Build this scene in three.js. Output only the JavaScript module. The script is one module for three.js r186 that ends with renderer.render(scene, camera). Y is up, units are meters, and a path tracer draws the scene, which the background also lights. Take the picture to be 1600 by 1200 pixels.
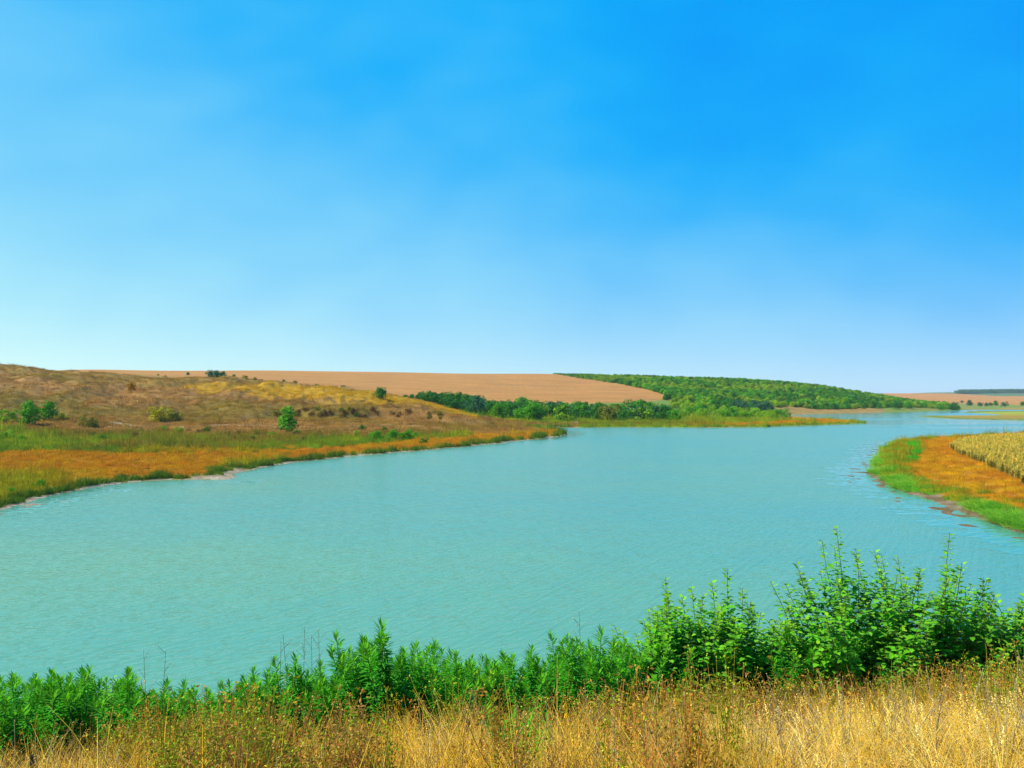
import * as THREE from 'three';
import { createNoise2D } from 'simplex-noise';
import { mergeGeometries } from 'three/addons/utils/BufferGeometryUtils.js';

/* ---------- camera, sky, sun, exposure ---------- */
const EXPOSURE = 1.35;
const EYE = 10.5, F = 1203, HORIZON = 625;                  // eye height over the water; focal length and horizon row of a 1600 x 1200 frame
const PITCH = Math.atan((HORIZON - 600) / F);
const scene = new THREE.Scene();
const camera = new THREE.PerspectiveCamera(2 * Math.atan(600 / F) * 180 / Math.PI, 4 / 3, 0.1, 20000);
camera.position.set(0, EYE, 0);
camera.rotation.set(PITCH, 0, 0);
scene.add(camera);

const SUN = new THREE.Vector3(-0.74, 0.84, 0.1).normalize();
const sun = new THREE.DirectionalLight(new THREE.Color(1, 0.94, 0.82), 5);
sun.position.copy(SUN).multiplyScalar(400);
sun.shadow.radius = 1;
sun.castShadow = true;
sun.shadow.mapSize.set(4096, 4096);
Object.assign(sun.shadow.camera, { left: -400, right: 400, top: 400, bottom: -400, near: 1, far: 1500 });
scene.add(sun); scene.add(sun.target);

{ // clear summer sky: pale at the horizon, paler towards the sun, deep blue away from it
  const thin = createNoise2D(mulberry(5)); // thin uneven haze
  const w = 1024, h = 512, data = new Float32Array(w * h * 4);
  for (let j = 0; j < h; j++) for (let i = 0; i < w; i++) {
    const el = ((j + 0.5) / h - 0.5) * Math.PI, az = ((i + 0.5) / w - 0.5) * 2 * Math.PI;
    const e = Math.max(el, 0) * 180 / Math.PI, ce = Math.cos(el);
    const c = ce * Math.cos(az) * SUN.x + Math.sin(el) * SUN.y + ce * Math.sin(az) * SUN.z;
    const side = Math.log1p(Math.exp((1 + 1.54 * (c - 0.25)) * 3)) / 3;
    const low = Math.log1p(Math.exp((1 + 0.1 * (c - 0.25)) * 3)) / 3;
    const dx = ce * Math.cos(az), dz = ce * Math.sin(az), veil = thin(dx * 2.2 + el * 1.5, dz * 2.2 - el * 3) + 0.5 * thin(dx * 5 - el * 4, dz * 5 + el * 7) + 0.3 * thin(dx * 11, dz * 11 + el * 18);
    const G = 0.034 * veil * Math.min(1, e / 6) + 0.12 + 0.688 * Math.exp(-e / 12.2) * low + 0.2916 * Math.exp(-e / 80) * side + 0.25 * Math.exp((c - 1) * 30);
    const x = G - 0.443, R = 0.001 + 0.93 * Math.log1p(Math.exp(x * 50)) / 50 + 0.24 * Math.exp(-e / 4.5);
    const k = (j * w + i) * 4;
    data[k] = R / EXPOSURE; data[k + 1] = G / EXPOSURE; data[k + 2] = (0.97 + 0.04 * Math.exp(-e / 8) * low) / EXPOSURE; data[k + 3] = 1;
  }
  const sky = new THREE.DataTexture(data, w, h, THREE.RGBAFormat, THREE.FloatType);
  sky.mapping = THREE.EquirectangularReflectionMapping;
  sky.magFilter = THREE.LinearFilter; sky.minFilter = THREE.LinearFilter; sky.needsUpdate = true;
  scene.background = sky; scene.environment = sky;
}
const renderer = new THREE.WebGLRenderer({ antialias: true });
renderer.toneMapping = THREE.LinearToneMapping;
renderer.toneMappingExposure = EXPOSURE;
renderer.shadowMap.enabled = true;

/* ---------- helpers ---------- */
function mulberry(a) { return () => { a |= 0; a = a + 0x6D2B79F5 | 0; let t = Math.imul(a ^ a >>> 15, 1 | a); t = t + Math.imul(t ^ t >>> 7, 61 | t) ^ t; return ((t ^ t >>> 14) >>> 0) / 4294967296; }; }
const rnd = mulberry(20240817);
const R = (a, b) => a + (b - a) * rnd();
const noiseA = createNoise2D(mulberry(11)), noiseB = createNoise2D(mulberry(23)), noiseC = createNoise2D(mulberry(37));
const fbm = (n, x, y, o = 4) => { let s = 0, a = 1, t = 0; for (let i = 0; i < o; i++) { s += a * n(x, y); t += a; a *= 0.5; x *= 2.03; y *= 2.03; } return s / t; };
const clamp = (x, a, b) => Math.min(b, Math.max(a, x));
const sstep = (a, b, x) => { const t = clamp((x - a) / (b - a), 0, 1); return t * t * (3 - 2 * t); };
const lerp = (a, b, t) => a + (b - a) * t;
const mix3 = (a, b, t) => [lerp(a[0], b[0], t), lerp(a[1], b[1], t), lerp(a[2], b[2], t)];
const curve = (pts, x) => { // piecewise linear
  if (x <= pts[0][0]) return pts[0][1];
  for (let i = 1; i < pts.length; i++) if (x <= pts[i][0]) return lerp(pts[i - 1][1], pts[i][1], (x - pts[i - 1][0]) / (pts[i][0] - pts[i - 1][0]));
  return pts[pts.length - 1][1];
};
const CP = Math.cos(PITCH), SP = Math.sin(PITCH);
function ray(px, py) { const x = (px - 800) / F, y = (600 - py) / F; return [x, y * CP + SP, y * SP - CP]; }
function onWater(px, py) { const d = ray(px, py), t = -EYE / d[1]; return [d[0] * t, d[2] * t]; }
const xAt = (px, depth) => (px - 800) / F * depth;             // x of a bearing at a depth in front of the eye
const elevAt = (py, depth) => EYE + (HORIZON - py) / F * depth; // height that shows on a row at that depth
const bearing = (x, z) => z < -1 ? 800 + F * x / -z : (x < 0 ? -6000 : 7600);

const taken = {};
function numbered(name) { const n = taken[name] = (taken[name] ?? -1) + 1; return n ? `${name}_${String(n).padStart(3, '0')}` : name; }
function tag(o, label, category, group, kind) { o.userData.label = label; if (category) o.userData.category = category; if (group) o.userData.group = group; if (kind) o.userData.kind = kind; return o; }
function add(o, name) { o.name = numbered(name); scene.add(o); return o; }
function mesh(name, geo, mat, parent) { const m = new THREE.Mesh(geo, mat); m.name = name; m.castShadow = m.receiveShadow = true; if (parent) parent.add(m); return m; }

class Build { // collects coloured triangles
  constructor() { this.p = []; this.n = []; this.c = []; this.i = []; }
  v(p, n, c) { this.p.push(p[0], p[1], p[2]); this.n.push(n[0], n[1], n[2]); this.c.push(c[0], c[1], c[2]); return this.p.length / 3 - 1; }
  // a leaf: base point, direction, face normal, length, width; folded along its midrib
  leaf(b, d, n, len, wid, c, fold = 0.25, broad = false, droop = 0) {
    const s = cross(d, n), L = (t, w, up) => [0, 1, 2].map(k => b[k] + d[k] * len * t + s[k] * wid * w + n[k] * (up * wid - droop * len * t * t));
    const nl = norm3([n[0] - s[0] * fold, n[1] - s[1] * fold, n[2] - s[2] * fold]), nr = norm3([n[0] + s[0] * fold, n[1] + s[1] * fold, n[2] + s[2] * fold]);
    if (!broad) {
      const a = this.v(L(0, 0, 0), n, c), t = this.v(L(1, 0, 0), n, c), l = this.v(L(0.45, 0.5, fold * 0.5), nl, c), r = this.v(L(0.45, -0.5, fold * 0.5), nr, c);
      this.i.push(a, l, t, a, t, r);
    } else {
      const a = this.v(L(0, 0, 0), n, c), m = this.v(L(0.5, 0, 0), n, c), t = this.v(L(1, 0, 0), n, c);
      const l1 = this.v(L(0.16, 0.42, fold * 0.42), nl, c), l2 = this.v(L(0.55, 0.46, fold * 0.46), nl, c), r1 = this.v(L(0.16, -0.42, fold * 0.42), nr, c), r2 = this.v(L(0.55, -0.46, fold * 0.46), nr, c);
      this.i.push(a, l1, m, m, l1, l2, m, l2, t, a, m, r1, m, r2, r1, m, t, r2);
    }
  }
  blade(b, dir, h, w, bend, c, seg = 3) { // three-sided grass blade bending over along dir (angle)
    const dx = Math.cos(dir), dz = Math.sin(dir), out = [[-dz, dx, 1], [dx, dz, 0.7], [dz, -dx, 1]]; let prev = null;
    for (let k = 0; k <= seg; k++) {
      const t = k / seg, o = bend * h * t * t, y = h * (t - bend * bend * 0.35 * t * t), ww = w * (1 - t * 0.85) * 0.5;
      const ring = out.map(([ox, oz, r]) => this.v([b[0] + dx * o + ox * ww * r, b[1] + y, b[2] + dz * o + oz * ww * r], norm3([ox * 0.9, 0.45, oz * 0.9]), c));
      if (prev) for (let s = 0; s < 3; s++) { const s2 = (s + 1) % 3; this.i.push(prev[s], ring[s2], ring[s], prev[s], prev[s2], ring[s2]); }
      prev = ring;
    }
    return [b[0] + dx * bend * h, b[1] + h * (1 - bend * bend * 0.35), b[2] + dz * bend * h];
  }
  tube(pts, r0, r1, c, sides = 5) {
    let prev = null; const m = pts.length - 1;
    for (let k = 0; k <= m; k++) {
      const q = pts[k], d = norm3([0, 1, 2].map(a => pts[Math.min(k + 1, m)][a] - pts[Math.max(k - 1, 0)][a])), ref = Math.abs(d[1]) > 0.9 ? [1, 0, 0] : [0, 1, 0];
      const u = norm3(cross(d, ref)), w = cross(d, u), rr = lerp(r0, r1, k / m), ring = [];
      for (let s = 0; s < sides; s++) { const an = s / sides * 2 * Math.PI, n = [0, 1, 2].map(a => u[a] * Math.cos(an) + w[a] * Math.sin(an)); ring.push(this.v([0, 1, 2].map(a => q[a] + n[a] * rr), n, c)); }
      if (prev) for (let s = 0; s < sides; s++) { const s2 = (s + 1) % sides; this.i.push(prev[s], ring[s2], ring[s], prev[s], prev[s2], ring[s2]); }
      prev = ring;
    }
  }
  bead(p, r, c) { // small eight-sided head
    const o = [[1, 0, 0], [-1, 0, 0], [0, 1, 0], [0, -1, 0], [0, 0, 1], [0, 0, -1]].map(n => this.v([p[0] + n[0] * r, p[1] + n[1] * r, p[2] + n[2] * r], n, c));
    for (const [a, b, e] of [[0, 2, 4], [4, 2, 1], [1, 2, 5], [5, 2, 0], [4, 3, 0], [1, 3, 4], [5, 3, 1], [0, 3, 5]]) this.i.push(o[a], o[b], o[e]);
  }
  geo() {
    const g = new THREE.BufferGeometry();
    g.setAttribute('position', new THREE.Float32BufferAttribute(this.p, 3)); g.setAttribute('normal', new THREE.Float32BufferAttribute(this.n, 3)); g.setAttribute('color', new THREE.Float32BufferAttribute(this.c, 3)); g.setIndex(this.i);
    return g;
  }
}
function cross(a, b) { return [a[1] * b[2] - a[2] * b[1], a[2] * b[0] - a[0] * b[2], a[0] * b[1] - a[1] * b[0]]; }
function norm3(a) { const l = Math.hypot(a[0], a[1], a[2]) || 1; return [a[0] / l, a[1] / l, a[2] / l]; }
function dirOf(az, el) { return [Math.cos(el) * Math.cos(az), Math.sin(el), Math.cos(el) * Math.sin(az)]; }
const tone = (c, s) => { const k = 1 + R(-s, s); return [c[0] * k * (1 + R(-s, s) * 0.4), c[1] * k, c[2] * k * (1 + R(-s, s) * 0.4)]; };

/* ---------- shoreline and terrain ---------- */
const W = (list) => list.map(([x, y]) => onWater(x, y));
const mainland = [
  [-6000, 300], [-260, 120], [-190, 40], [-130, -15], [-85, -48], [-62, -62],
  ...W([[0, 797], [40, 786], [90, 772], [135, 763], [200, 754], [260, 750], [310, 749], [352, 750], [366, 747], [362, 741], [385, 736], [430, 727], [480, 720], [560, 712], [660, 704], [750, 696], [830, 687], [872, 682], [886, 679.5],
    [876, 675], [850, 671], [838, 668.5], [862, 667.5], [905, 668], [960, 667.5], [1030, 667.5], [1110, 668], [1180, 667.5], [1240, 665.5], [1300, 663.5], [1340, 662], [1356, 660.6], [1330, 658.8], [1290, 655.5], [1250, 650.5], [1232, 647.8],
    [1260, 646.8], [1320, 645.8], [1390, 644.2], [1450, 642.8], [1490, 641.9], [1522, 641.5], [1518, 643.2], [1485, 645.5], [1450, 647.8], [1430, 650.3], [1448, 652.4], [1490, 654.6], [1550, 656], [1600, 657], [1800, 659], [2300, 661]]),
  [7000, -900], [7000, -9000], [-7000, -9000],
];
const peninsula = [...W([[2400, 900], [1900, 880], [1720, 868], [1650, 852], [1600, 834], [1560, 820], [1510, 803], [1470, 787], [1430, 774], [1395, 763], [1366, 750], [1357, 740], [1362, 726], [1370, 712], [1378, 700], [1390, 693], [1410, 690], [1440, 687.5], [1490, 685.5], [1530, 683], [1600, 681], [1800, 679], [2600, 674]])];
const nearbank = [[-400, 40], [-120, -8], [-60, -19], [-30, -24], [-8, -26.5], [10, -27], [30, -26], [60, -20], [150, -8], [400, 0], [400, 600], [-400, 600]];
const SHORES = [mainland, peninsula, nearbank];
function signed(poly, x, z) { // metres inside a shoreline (+) or outside (-)
  let d2 = 1e18, inside = false;
  for (let i = 0, j = poly.length - 1; i < poly.length; j = i++) {
    const ax = poly[j][0], az = poly[j][1], bx = poly[i][0], bz = poly[i][1];
    if ((az > z) !== (bz > z) && x < (bx - ax) * (z - az) / (bz - az) + ax) inside = !inside;
    const ex = bx - ax, ez = bz - az, t = clamp(((x - ax) * ex + (z - az) * ez) / (ex * ex + ez * ez), 0, 1), qx = ax + ex * t - x, qz = az + ez * t - z;
    d2 = Math.min(d2, qx * qx + qz * qz);
  }
  return (inside ? 1 : -1) * Math.sqrt(d2);
}
// heights of the mainland: thin-plate spline over points given by bearing, depth and the row they show on (or 'e' height)
const knots = [];
const K = (px, ...list) => { for (const [d, y, e] of list) knots.push([px, d, e !== undefined ? e : elevAt(y, d)]); };
K(-2600, [60, 0, 3], [140, 0, 10], [350, 0, 28], [900, 0, 36], [3000, 0, 45], [7000, 0, 50]);
K(-900, [70, 0, 0.5], [150, 0, 4], [260, 0, 16], [340, 0, 27], [900, 0, 36], [3000, 0, 45], [7000, 0, 50]);
K(-150, [80, 0, 0.3], [150, 0, 0.9], [215, 0, 3.2], [250, 640], [300, 598], [350, 566], [420, 0, 27], [700, 0, 32], [1200, 0, 36]);
K(0, [90, 0, 0.4], [150, 0, 0.8], [222, 666], [248, 645], [275, 622], [300, 600], [345, 573], [430, 0, 24.5], [700, 0, 31], [1200, 0, 36], [3000, 0, 40], [7000, 0, 40]);
K(100, [110, 0, 0.4], [160, 0, 0.8], [225, 667], [255, 645], [300, 606], [350, 585], [480, 583], [700, 580.5], [1200, 0, 38]);
K(220, [120, 0, 0.4], [160, 0, 0.8], [205, 0, 1.2], [240, 665], [265, 643], [310, 612], [365, 592], [480, 585], [720, 580.5], [1200, 0, 41]);
K(400, [128, 0, 0.35], [155, 0, 0.6], [190, 0, 0.7], [228, 672], [256, 656], [282, 632], [312, 611], [348, 597.5], [400, 0, 19.5], [500, 596], [850, 580], [1300, 0, 45], [3000, 0, 45], [7000, 0, 45]);
K(520, [150, 0, 0.3], [190, 0, 0.6], [228, 673], [254, 658], [278, 636], [325, 610], [380, 0, 14.8], [460, 609], [650, 592], [880, 581], [1300, 0, 45]);
K(620, [160, 0, 0.3], [190, 0, 0.5], [228, 674], [256, 659], [280, 639], [310, 624], [350, 0, 10.6], [430, 621], [620, 599], [900, 581.5], [1300, 0, 46]);
K(740, [190, 0, 0.3], [215, 0, 0.6], [250, 671], [276, 657], [300, 650], [330, 0, 3.4], [380, 0, 4.2], [480, 626], [680, 600], [950, 583], [1300, 0, 46]);
K(850, [225, 0, 0.4], [300, 0, 0.5], [360, 0, 1.3], [420, 0, 3], [520, 628], [750, 600], [980, 584.5], [1300, 0, 45], [3000, 0, 45], [7000, 0, 45]);
K(1000, [330, 0, 0.5], [400, 0, 1.6], [460, 0, 4], [540, 628], [720, 606], [950, 592], [1300, 0, 38]);
K(1150, [330, 0, 0.4], [430, 0, 0.9], [520, 0, 2.4], [600, 631], [760, 612], [900, 599], [1300, 0, 32], [3000, 0, 32]);
K(1300, [360, 0, 0.4], [600, 0, 0.8], [680, 637], [790, 623], [890, 611], [1200, 0, 21], [2200, 0, 28], [4000, 0, 34]);
K(1400, [620, 0, 0.8], [720, 638], [820, 629], [1000, 0, 8], [1400, 625], [2400, 615.5], [3600, 0, 27], [7000, 0, 30]);
K(1480, [420, 0, 0.5], [760, 0, 0.9], [850, 637], [1050, 632], [1400, 627], [2500, 614.8], [3000, 0, 31], [4200, 613.2], [7000, 0, 50]);
K(1600, [430, 0, 0.4], [600, 0, 0.6], [900, 0, 1.4], [1100, 0, 2.8], [1400, 629], [2100, 621.5], [2700, 0, 16], [4000, 613], [7000, 0, 55]);
K(1900, [450, 0, 0.4], [900, 0, 1.5], [1500, 0, 6], [2400, 0, 16], [4000, 0, 48], [7000, 0, 55]);
K(4000, [500, 0, 2], [1500, 0, 10], [4000, 0, 30]);
const KU = (px, d) => { const a = Math.atan((px - 800) / F), r = d / Math.cos(a); return [a * 3.2, Math.log(r) * 1.9]; };
const KP = knots.map(k => KU(k[0], k[1])), NK = KP.length;
const tps = (r2) => r2 < 1e-12 ? 0 : 0.5 * r2 * Math.log(r2);
const KW = (() => { // solve for the weights
  const n = NK + 3, A = [], b = [];
  for (let i = 0; i < NK; i++) { const row = []; for (let j = 0; j < NK; j++) row.push(tps((KP[i][0] - KP[j][0]) ** 2 + (KP[i][1] - KP[j][1]) ** 2) + (i === j ? 0.0004 : 0)); row.push(1, KP[i][0], KP[i][1]); A.push(row); b.push(knots[i][2]); }
  for (let k = 0; k < 3; k++) { const row = KP.map(p => k === 0 ? 1 : p[k - 1]); row.push(0, 0, 0); A.push(row); b.push(0); }
  for (let i = 0; i < n; i++) {
    let m = i; for (let r = i + 1; r < n; r++) if (Math.abs(A[r][i]) > Math.abs(A[m][i])) m = r;
    [A[i], A[m]] = [A[m], A[i]]; [b[i], b[m]] = [b[m], b[i]];
    for (let r = i + 1; r < n; r++) { const f = A[r][i] / A[i][i]; if (f) { for (let c = i; c < n; c++) A[r][c] -= f * A[i][c]; b[r] -= f * b[i]; } }
  }
  const x = new Array(n); for (let i = n - 1; i >= 0; i--) { let s = b[i]; for (let c = i + 1; c < n; c++) s -= A[i][c] * x[c]; x[i] = s / A[i][i]; }
  return x;
})();
function spline(x, z) {
  const r = Math.max(Math.hypot(x, z), 40), a = clamp(Math.atan2(x, -z), -1.45, 1.45), u = a * 3.2, v = Math.log(r) * 1.9;
  let s = KW[NK] + KW[NK + 1] * u + KW[NK + 2] * v;
  for (let i = 0; i < NK; i++) { const du = KP[i][0] - u, dv = KP[i][1] - v; s += KW[i] * tps(du * du + dv * dv); }
  return clamp(s, 0.25, 60);
}
const bankProfile = [[-60, -3], [-34, -1], [-27, 0], [-24, 0.7], [-16, 3.5], [-10, 5.95], [-7.5, 6.95], [-6, 7.62], [-4.5, 8.25], [-3, 8.6], [0, 8.9], [6, 9.2], [30, 10], [200, 12]];
function place(x, z) { // {h: ground height, sd: metres from the water (+ on land), land: which shore}
  let sd = -1e9, land = 0;
  if (z > -40) { const s = signed(nearbank, x, z); if (s > sd) { sd = s; land = 2; } }
  if (!(land === 2 && sd > 2)) for (let k = 0; k < 2; k++) { const s = signed(SHORES[k], x, z); if (s > sd) { sd = s; land = k; } }
  const r = Math.hypot(x, z);
  if (land === 2) {
    let h = curve(bankProfile, z + Math.abs(x) ** 1.5 * 0.004);
    h = (curve(bankProfile, z + 0.5) + curve(bankProfile, z - 0.5) + h) / 3 + (0.07 * clamp(x, -8, 14)) * sstep(-27, -16, z) + 0.1 * fbm(noiseA, x * 0.35, z * 0.35, 3) * sstep(0, 4, sd);
    return { h: sd < 0 ? Math.min(h, -0.05) : h, sd, land };
  }
  const wob = fbm(noiseA, x * 0.09, z * 0.09, 3) * clamp(r / 110, 0.5, 2.2) + fbm(noiseB, x * 0.6, z * 0.6, 2) * 0.45;
  sd += wob * sstep(0, 20, Math.abs(sd) + 12) * 0.9;
  if (sd <= 0) {
    let h = -0.03 - Math.min(1.6, -sd * 0.07);
    // mud bars in the shallows
    const flat = land === 1 ? sstep(-8, -2, sd) : (x < -38 && r < 95 ? sstep(-8, -2.5, sd) : r < 160 ? sstep(-1.6, -0.3, sd) * 0.6 : 0);
    if (flat > 0) { const b = fbm(noiseC, x * 0.22 + 7, z * 0.2, 3); h = Math.max(h, lerp(-0.12, 0.16 * (b - 0.32), flat)); }
    return { h, sd, land };
  }
  let h;
  const lip = 0.04 + 0.14 * sstep(0, 1.6, sd) + 0.28 * sstep(1.2, 3.2, sd);
  if (land === 1) h = lip + 0.9 * sstep(2, 22, sd) + 0.10 * fbm(noiseA, x * 0.15, z * 0.15, 3);
  else {
    const s = spline(x, z), up = sstep(2, 26, sd);
    h = lerp(lip, Math.max(s, lip), up);
    const hill = sstep(1.5, 9, h) * (1 - sstep(380, 520, r));
    h += hill * (3.0 * fbm(noiseA, x * 0.026, z * 0.026, 4) + 0.7 * fbm(noiseB, x * 0.1, z * 0.1, 3)) + up * 0.12 * fbm(noiseC, x * 0.3, z * 0.3, 2);
    h += sstep(400, 700, r) * 1.2 * noiseB(x * 0.003, z * 0.003);
    // worn gully and terrace edges on the hill foot
    const px = bearing(x, z), d = -z;
    if (d > 200 && d < 330 && px > 300 && px < 850) { const t = 268 + 7 * noiseC(x * 0.03, 3.1) + (px - 560) * 0.03, q = sstep(t - 1.6, t + 1.6, d); h += (q - 0.5) * 1.6 * sstep(330, 450, px) * (1 - sstep(720, 800, px)) * sstep(16, 4, Math.abs(d - t)); }
  }
  return { h, sd, land };
}
const ground = (x, z) => place(x, z).h;

/* land cover: real base colours (linear) of what grows or lies there, and the kind of tuft that stands on it */
const C = {
  orange: [0.45, 0.17, 0.004], rust: [0.36, 0.095, 0.006], gold: [0.48, 0.255, 0.004], green: [0.12, 0.22, 0.008], lime: [0.28, 0.31, 0.006], vivid: [0.05, 0.32, 0.008], olive: [0.21, 0.145, 0.011],
  brown: [0.27, 0.135, 0.02], tan: [0.38, 0.205, 0.035], pinkish: [0.37, 0.185, 0.042], umber: [0.13, 0.07, 0.018], sand: [0.46, 0.36, 0.22], mud: [0.17, 0.10, 0.026], wheat: [0.42, 0.175, 0.022],
  scrub: [0.06, 0.12, 0.012], straw: [0.50, 0.33, 0.10], soil: [0.26, 0.165, 0.07],
};
const wheatEdge = [[-1500, 470], [60, 440], [200, 440], [300, 415], [420, 392], [600, 385], [700, 440], [760, 470], [850, 505], [1000, 530], [1030, 560], [1050, 610]];
function inWheat(px, d, j) { return d > curve(wheatEdge, px) + j * 6 && px < curve([[500, 1062], [600, 1052], [640, 1040], [720, 1010], [800, 960], [870, 905], [960, 870], [1100, 820]], d) + j * 5; }
const corn = [[1488, 697], [1500, 708], [1530, 720], [1570, 737], [1600, 750], [1700, 790], [1900, 800], [1900, 681], [1600, 684.5], [1540, 686.5], [1500, 691]].map(([x, y]) => { const d = ray(x, y), t = -(EYE - 1.3) / d[1]; return [d[0] * t, d[2] * t]; });
function cover(x, z, p) {
  const px = bearing(x, z), d = -z, n1 = fbm(noiseA, x * 0.05 + 9, z * 0.05, 4), n2 = fbm(noiseB, x * 0.25, z * 0.25, 3), n3 = fbm(noiseC, x * 0.016, z * 0.016, 3), sd = p.sd;
  if (p.land === 2) {
    return [mix3(C.straw, C.soil, clamp(0.45 + n2 * 0.6, 0, 1)), 'dry'];
  }
  if (sd <= 0) return [mix3(C.mud, C.sand, clamp(p.land === 0 ? 0.35 + n2 * 0.6 : n2 * 0.4, 0, 0.6)), null];
  if (p.land === 1) {
    const front = px < 1360 || (z > -120 && true);
    const beach = front ? 1.1 + 1.2 * n1 + 0.5 * n2 : 0.3;
    if (sd < beach) return [mix3(C.mud, C.sand, clamp(0.15 + n2 * 0.5, 0, 0.5)), null];
    if (signed(corn, x, z) > n2 * 1.2) return [mix3(C.tan, C.olive, 0.5), 'corn'];
    const g = sd + 4 * n1 + 2 * n2;
    if (g < 2) return [mix3(C.vivid, C.lime, clamp(0.25 + n2 * 0.8, 0, 1)), 'sedge'];
    if (g < 6.5) { const t = sstep(2, 6.5, g + n2 * 2.5); return [mix3(mix3(C.green, C.lime, 0.5 + n2), C.orange, t), t < 0.5 ? 'greentuft' : 'orangetuft']; }
    if (Math.abs(px - 1424 - n2 * 8) < 9 && d > 118 && d < 190) return [C.vivid, 'greentuft'];
    return [mix3(mix3(C.orange, C.gold, clamp(0.4 + n1 * 1.6, 0, 1)), mix3(C.rust, C.olive, 0.35), clamp(n2 * 1.6, 0, 0.8)), 'orangetuft'];
  }
  // mainland
  if (d < 330 && px < 905) {
    const beach = 0.8 + 0.9 * n1 + 0.7 * n2 + (Math.abs(px - 340) < 40 ? 1.1 : 0);
    if (sd < beach) return [mix3(C.sand, C.mud, clamp(0.3 + n2, 0, 1)), null];
    if (sd < beach + 1.6 + n2) return [mix3(C.olive, C.green, clamp(0.3 + n1, 0, 1)), 'olivetuft'];
    const oEnd = curve([[-400, 150], [0, 147], [200, 152], [400, 156], [520, 164], [600, 178], [680, 192], [800, 232], [880, 260]], px) + 20 * n1 + 5 * n2;
    if (d < oEnd) {
      const leftGreen = sstep(190, 40, px) * sstep(118, 96, d + n2 * 6);
      let c = mix3(mix3(C.orange, C.gold, clamp(0.3 + n1 * 0.9, 0, 1)), mix3(C.rust, C.olive, 0.25), clamp(n2 * 1.3 + 0.12 * sstep(300, 500, px), 0, 0.75));
      const gp = clamp(leftGreen + sstep(0.3, 0.6, n3 + n2 * 0.25), 0, 1);
      return [mix3(c, C.lime, gp * 0.8), gp > 0.5 ? 'greentuft' : 'orangetuft'];
    }
    const gEnd = curve([[-400, 212], [0, 216], [100, 205], [300, 205], [450, 206], [560, 212], [680, 214], [760, 216], [860, 255]], px) + 24 * n1 + 7 * n2;
    if (d < gEnd) {
      const t = clamp(0.5 + n1 * 1.3 + n2 * 0.5, 0, 1), left = sstep(140, 40, px);
      return [mix3(mix3(C.green, C.lime, t), mix3(C.brown, C.olive, 0.45), clamp(0.75 - left + n3 * 1.3 + n2 * 0.9 + n1 * 0.6 - 0.7 * sstep(22, 6, Math.abs(d - oEnd - 12)) , 0, 0.95)), 'greentuft'];
    }
    const spurGold = px > 270 && px < 745 && d > curve([[270, 335], [330, 308], [450, 298], [600, 286], [740, 286]], px) + 9 * n2 && d < curve([[270, 345], [330, 378], [420, 366], [600, 345], [740, 330]], px) + 5 * n2;
    if (spurGold) return [mix3(C.gold, C.olive, clamp(0.2 + n2 * 0.6, 0, 1)), 'goldtuft'];
    const track = Math.abs(d - 240 - 5 * noiseC(x * 0.02, 0.5) - (px - 300) * 0.012) < 1.1 || Math.abs(d - 233 - 5 * noiseC(x * 0.02, 0.5) - (px - 300) * 0.012) < 0.8;
    if (track && px > 170 && px < 800) return [mix3(C.sand, C.tan, 0.45 + n2 * 0.4), null];
    let c = mix3(C.brown, C.tan, clamp(0.25 + n1 * 1.3, 0, 1));
    c = mix3(c, C.pinkish, clamp(n3 * 2, 0, 0.8)); c = mix3(c, C.umber, clamp(n2 * 1.1 - 0.1, 0, 0.75)); c = mix3(c, C.olive, clamp(-n3 * 2.2 + 0.1, 0, 0.75));
    return [c, 'browntuft'];
  }
  const j = n1 * 1.2 + n2 * 0.4;
  if (px < 1075 && inWheat(px, d, j)) { const f = noiseA((x * 0.35 + z) * 0.05, (x - z * 0.3) * 0.004) * 0.14 + n2 * 0.1 + n3 * 0.12 + 0.07 * Math.sin((z + x * 0.22 + 6 * n3) * 0.42); let c = C.wheat.map(v => v * (1 + f)); if (n1 * 0.8 + n2 > 0.62) c = mix3(c, C.olive, 0.6); return [c, null]; }
  if (d < 420 && px < 1075) { // hill behind the spur
    if (px < 720) return [mix3(mix3(C.tan, C.brown, clamp(0.5 + n1, 0, 1)), C.olive, clamp(0.3 + n2, 0, 0.8)), 'browntuft'];
  }
  if (px < 1400 && d < 470) { // marsh in front of the trees and the long spit
    const spit = sstep(1060, 1180, px + 40 * n1);
    if (sd < 4 + n2 * 2) return [mix3(C.green, C.lime, clamp(0.3 + n2, 0, 1)), 'greentuft'];
    if (sd < 26 + 12 * n1) return [mix3(mix3(C.olive, C.green, clamp(0.55 + n2, 0, 1)), C.orange, clamp(spit * 0.95 + n1 * 0.4, 0, 1)), spit > 0.5 ? 'orangetuft' : 'greentuft'];
    return [mix3(C.lime, C.green, clamp(0.5 + n1, 0, 1)), 'greentuft'];
  }
  if (px > 1380) { // far right
    if (d > 1180 + 60 * n3 && d < 3100) return [C.wheat.map(v => v * (1 + n3 * 0.12)), null];
    if (d >= 3100) return [C.scrub, null];
    if (sd < 14) return [mix3(C.green, C.olive, 0.4), 'greentuft'];
    if (d < 640 && px > 1425) return [mix3(mix3(C.orange, C.green, clamp(0.45 + n1, 0, 1)), C.lime, sstep(470, 600, d + 60 * n1)), null];
    return [mix3(mix3(C.green, C.olive, clamp(0.4 + n3, 0, 1)), C.tan, clamp(n3 + n1 * 0.4, 0, 0.6)), null];
  }
  if (d < 700 && sd < 60) return [mix3(mix3(C.tan, C.olive, clamp(0.4 + n1, 0, 1)), C.brown, clamp(n2 + 0.2, 0, 0.7)), 'browntuft'];
  return [mix3(mix3(C.green, C.scrub, sstep(560, 700, d)), C.olive, clamp(0.3 + n3 + n2 * 0.4, 0, 0.8)), d < 640 ? 'greentuft' : null];
}

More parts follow.
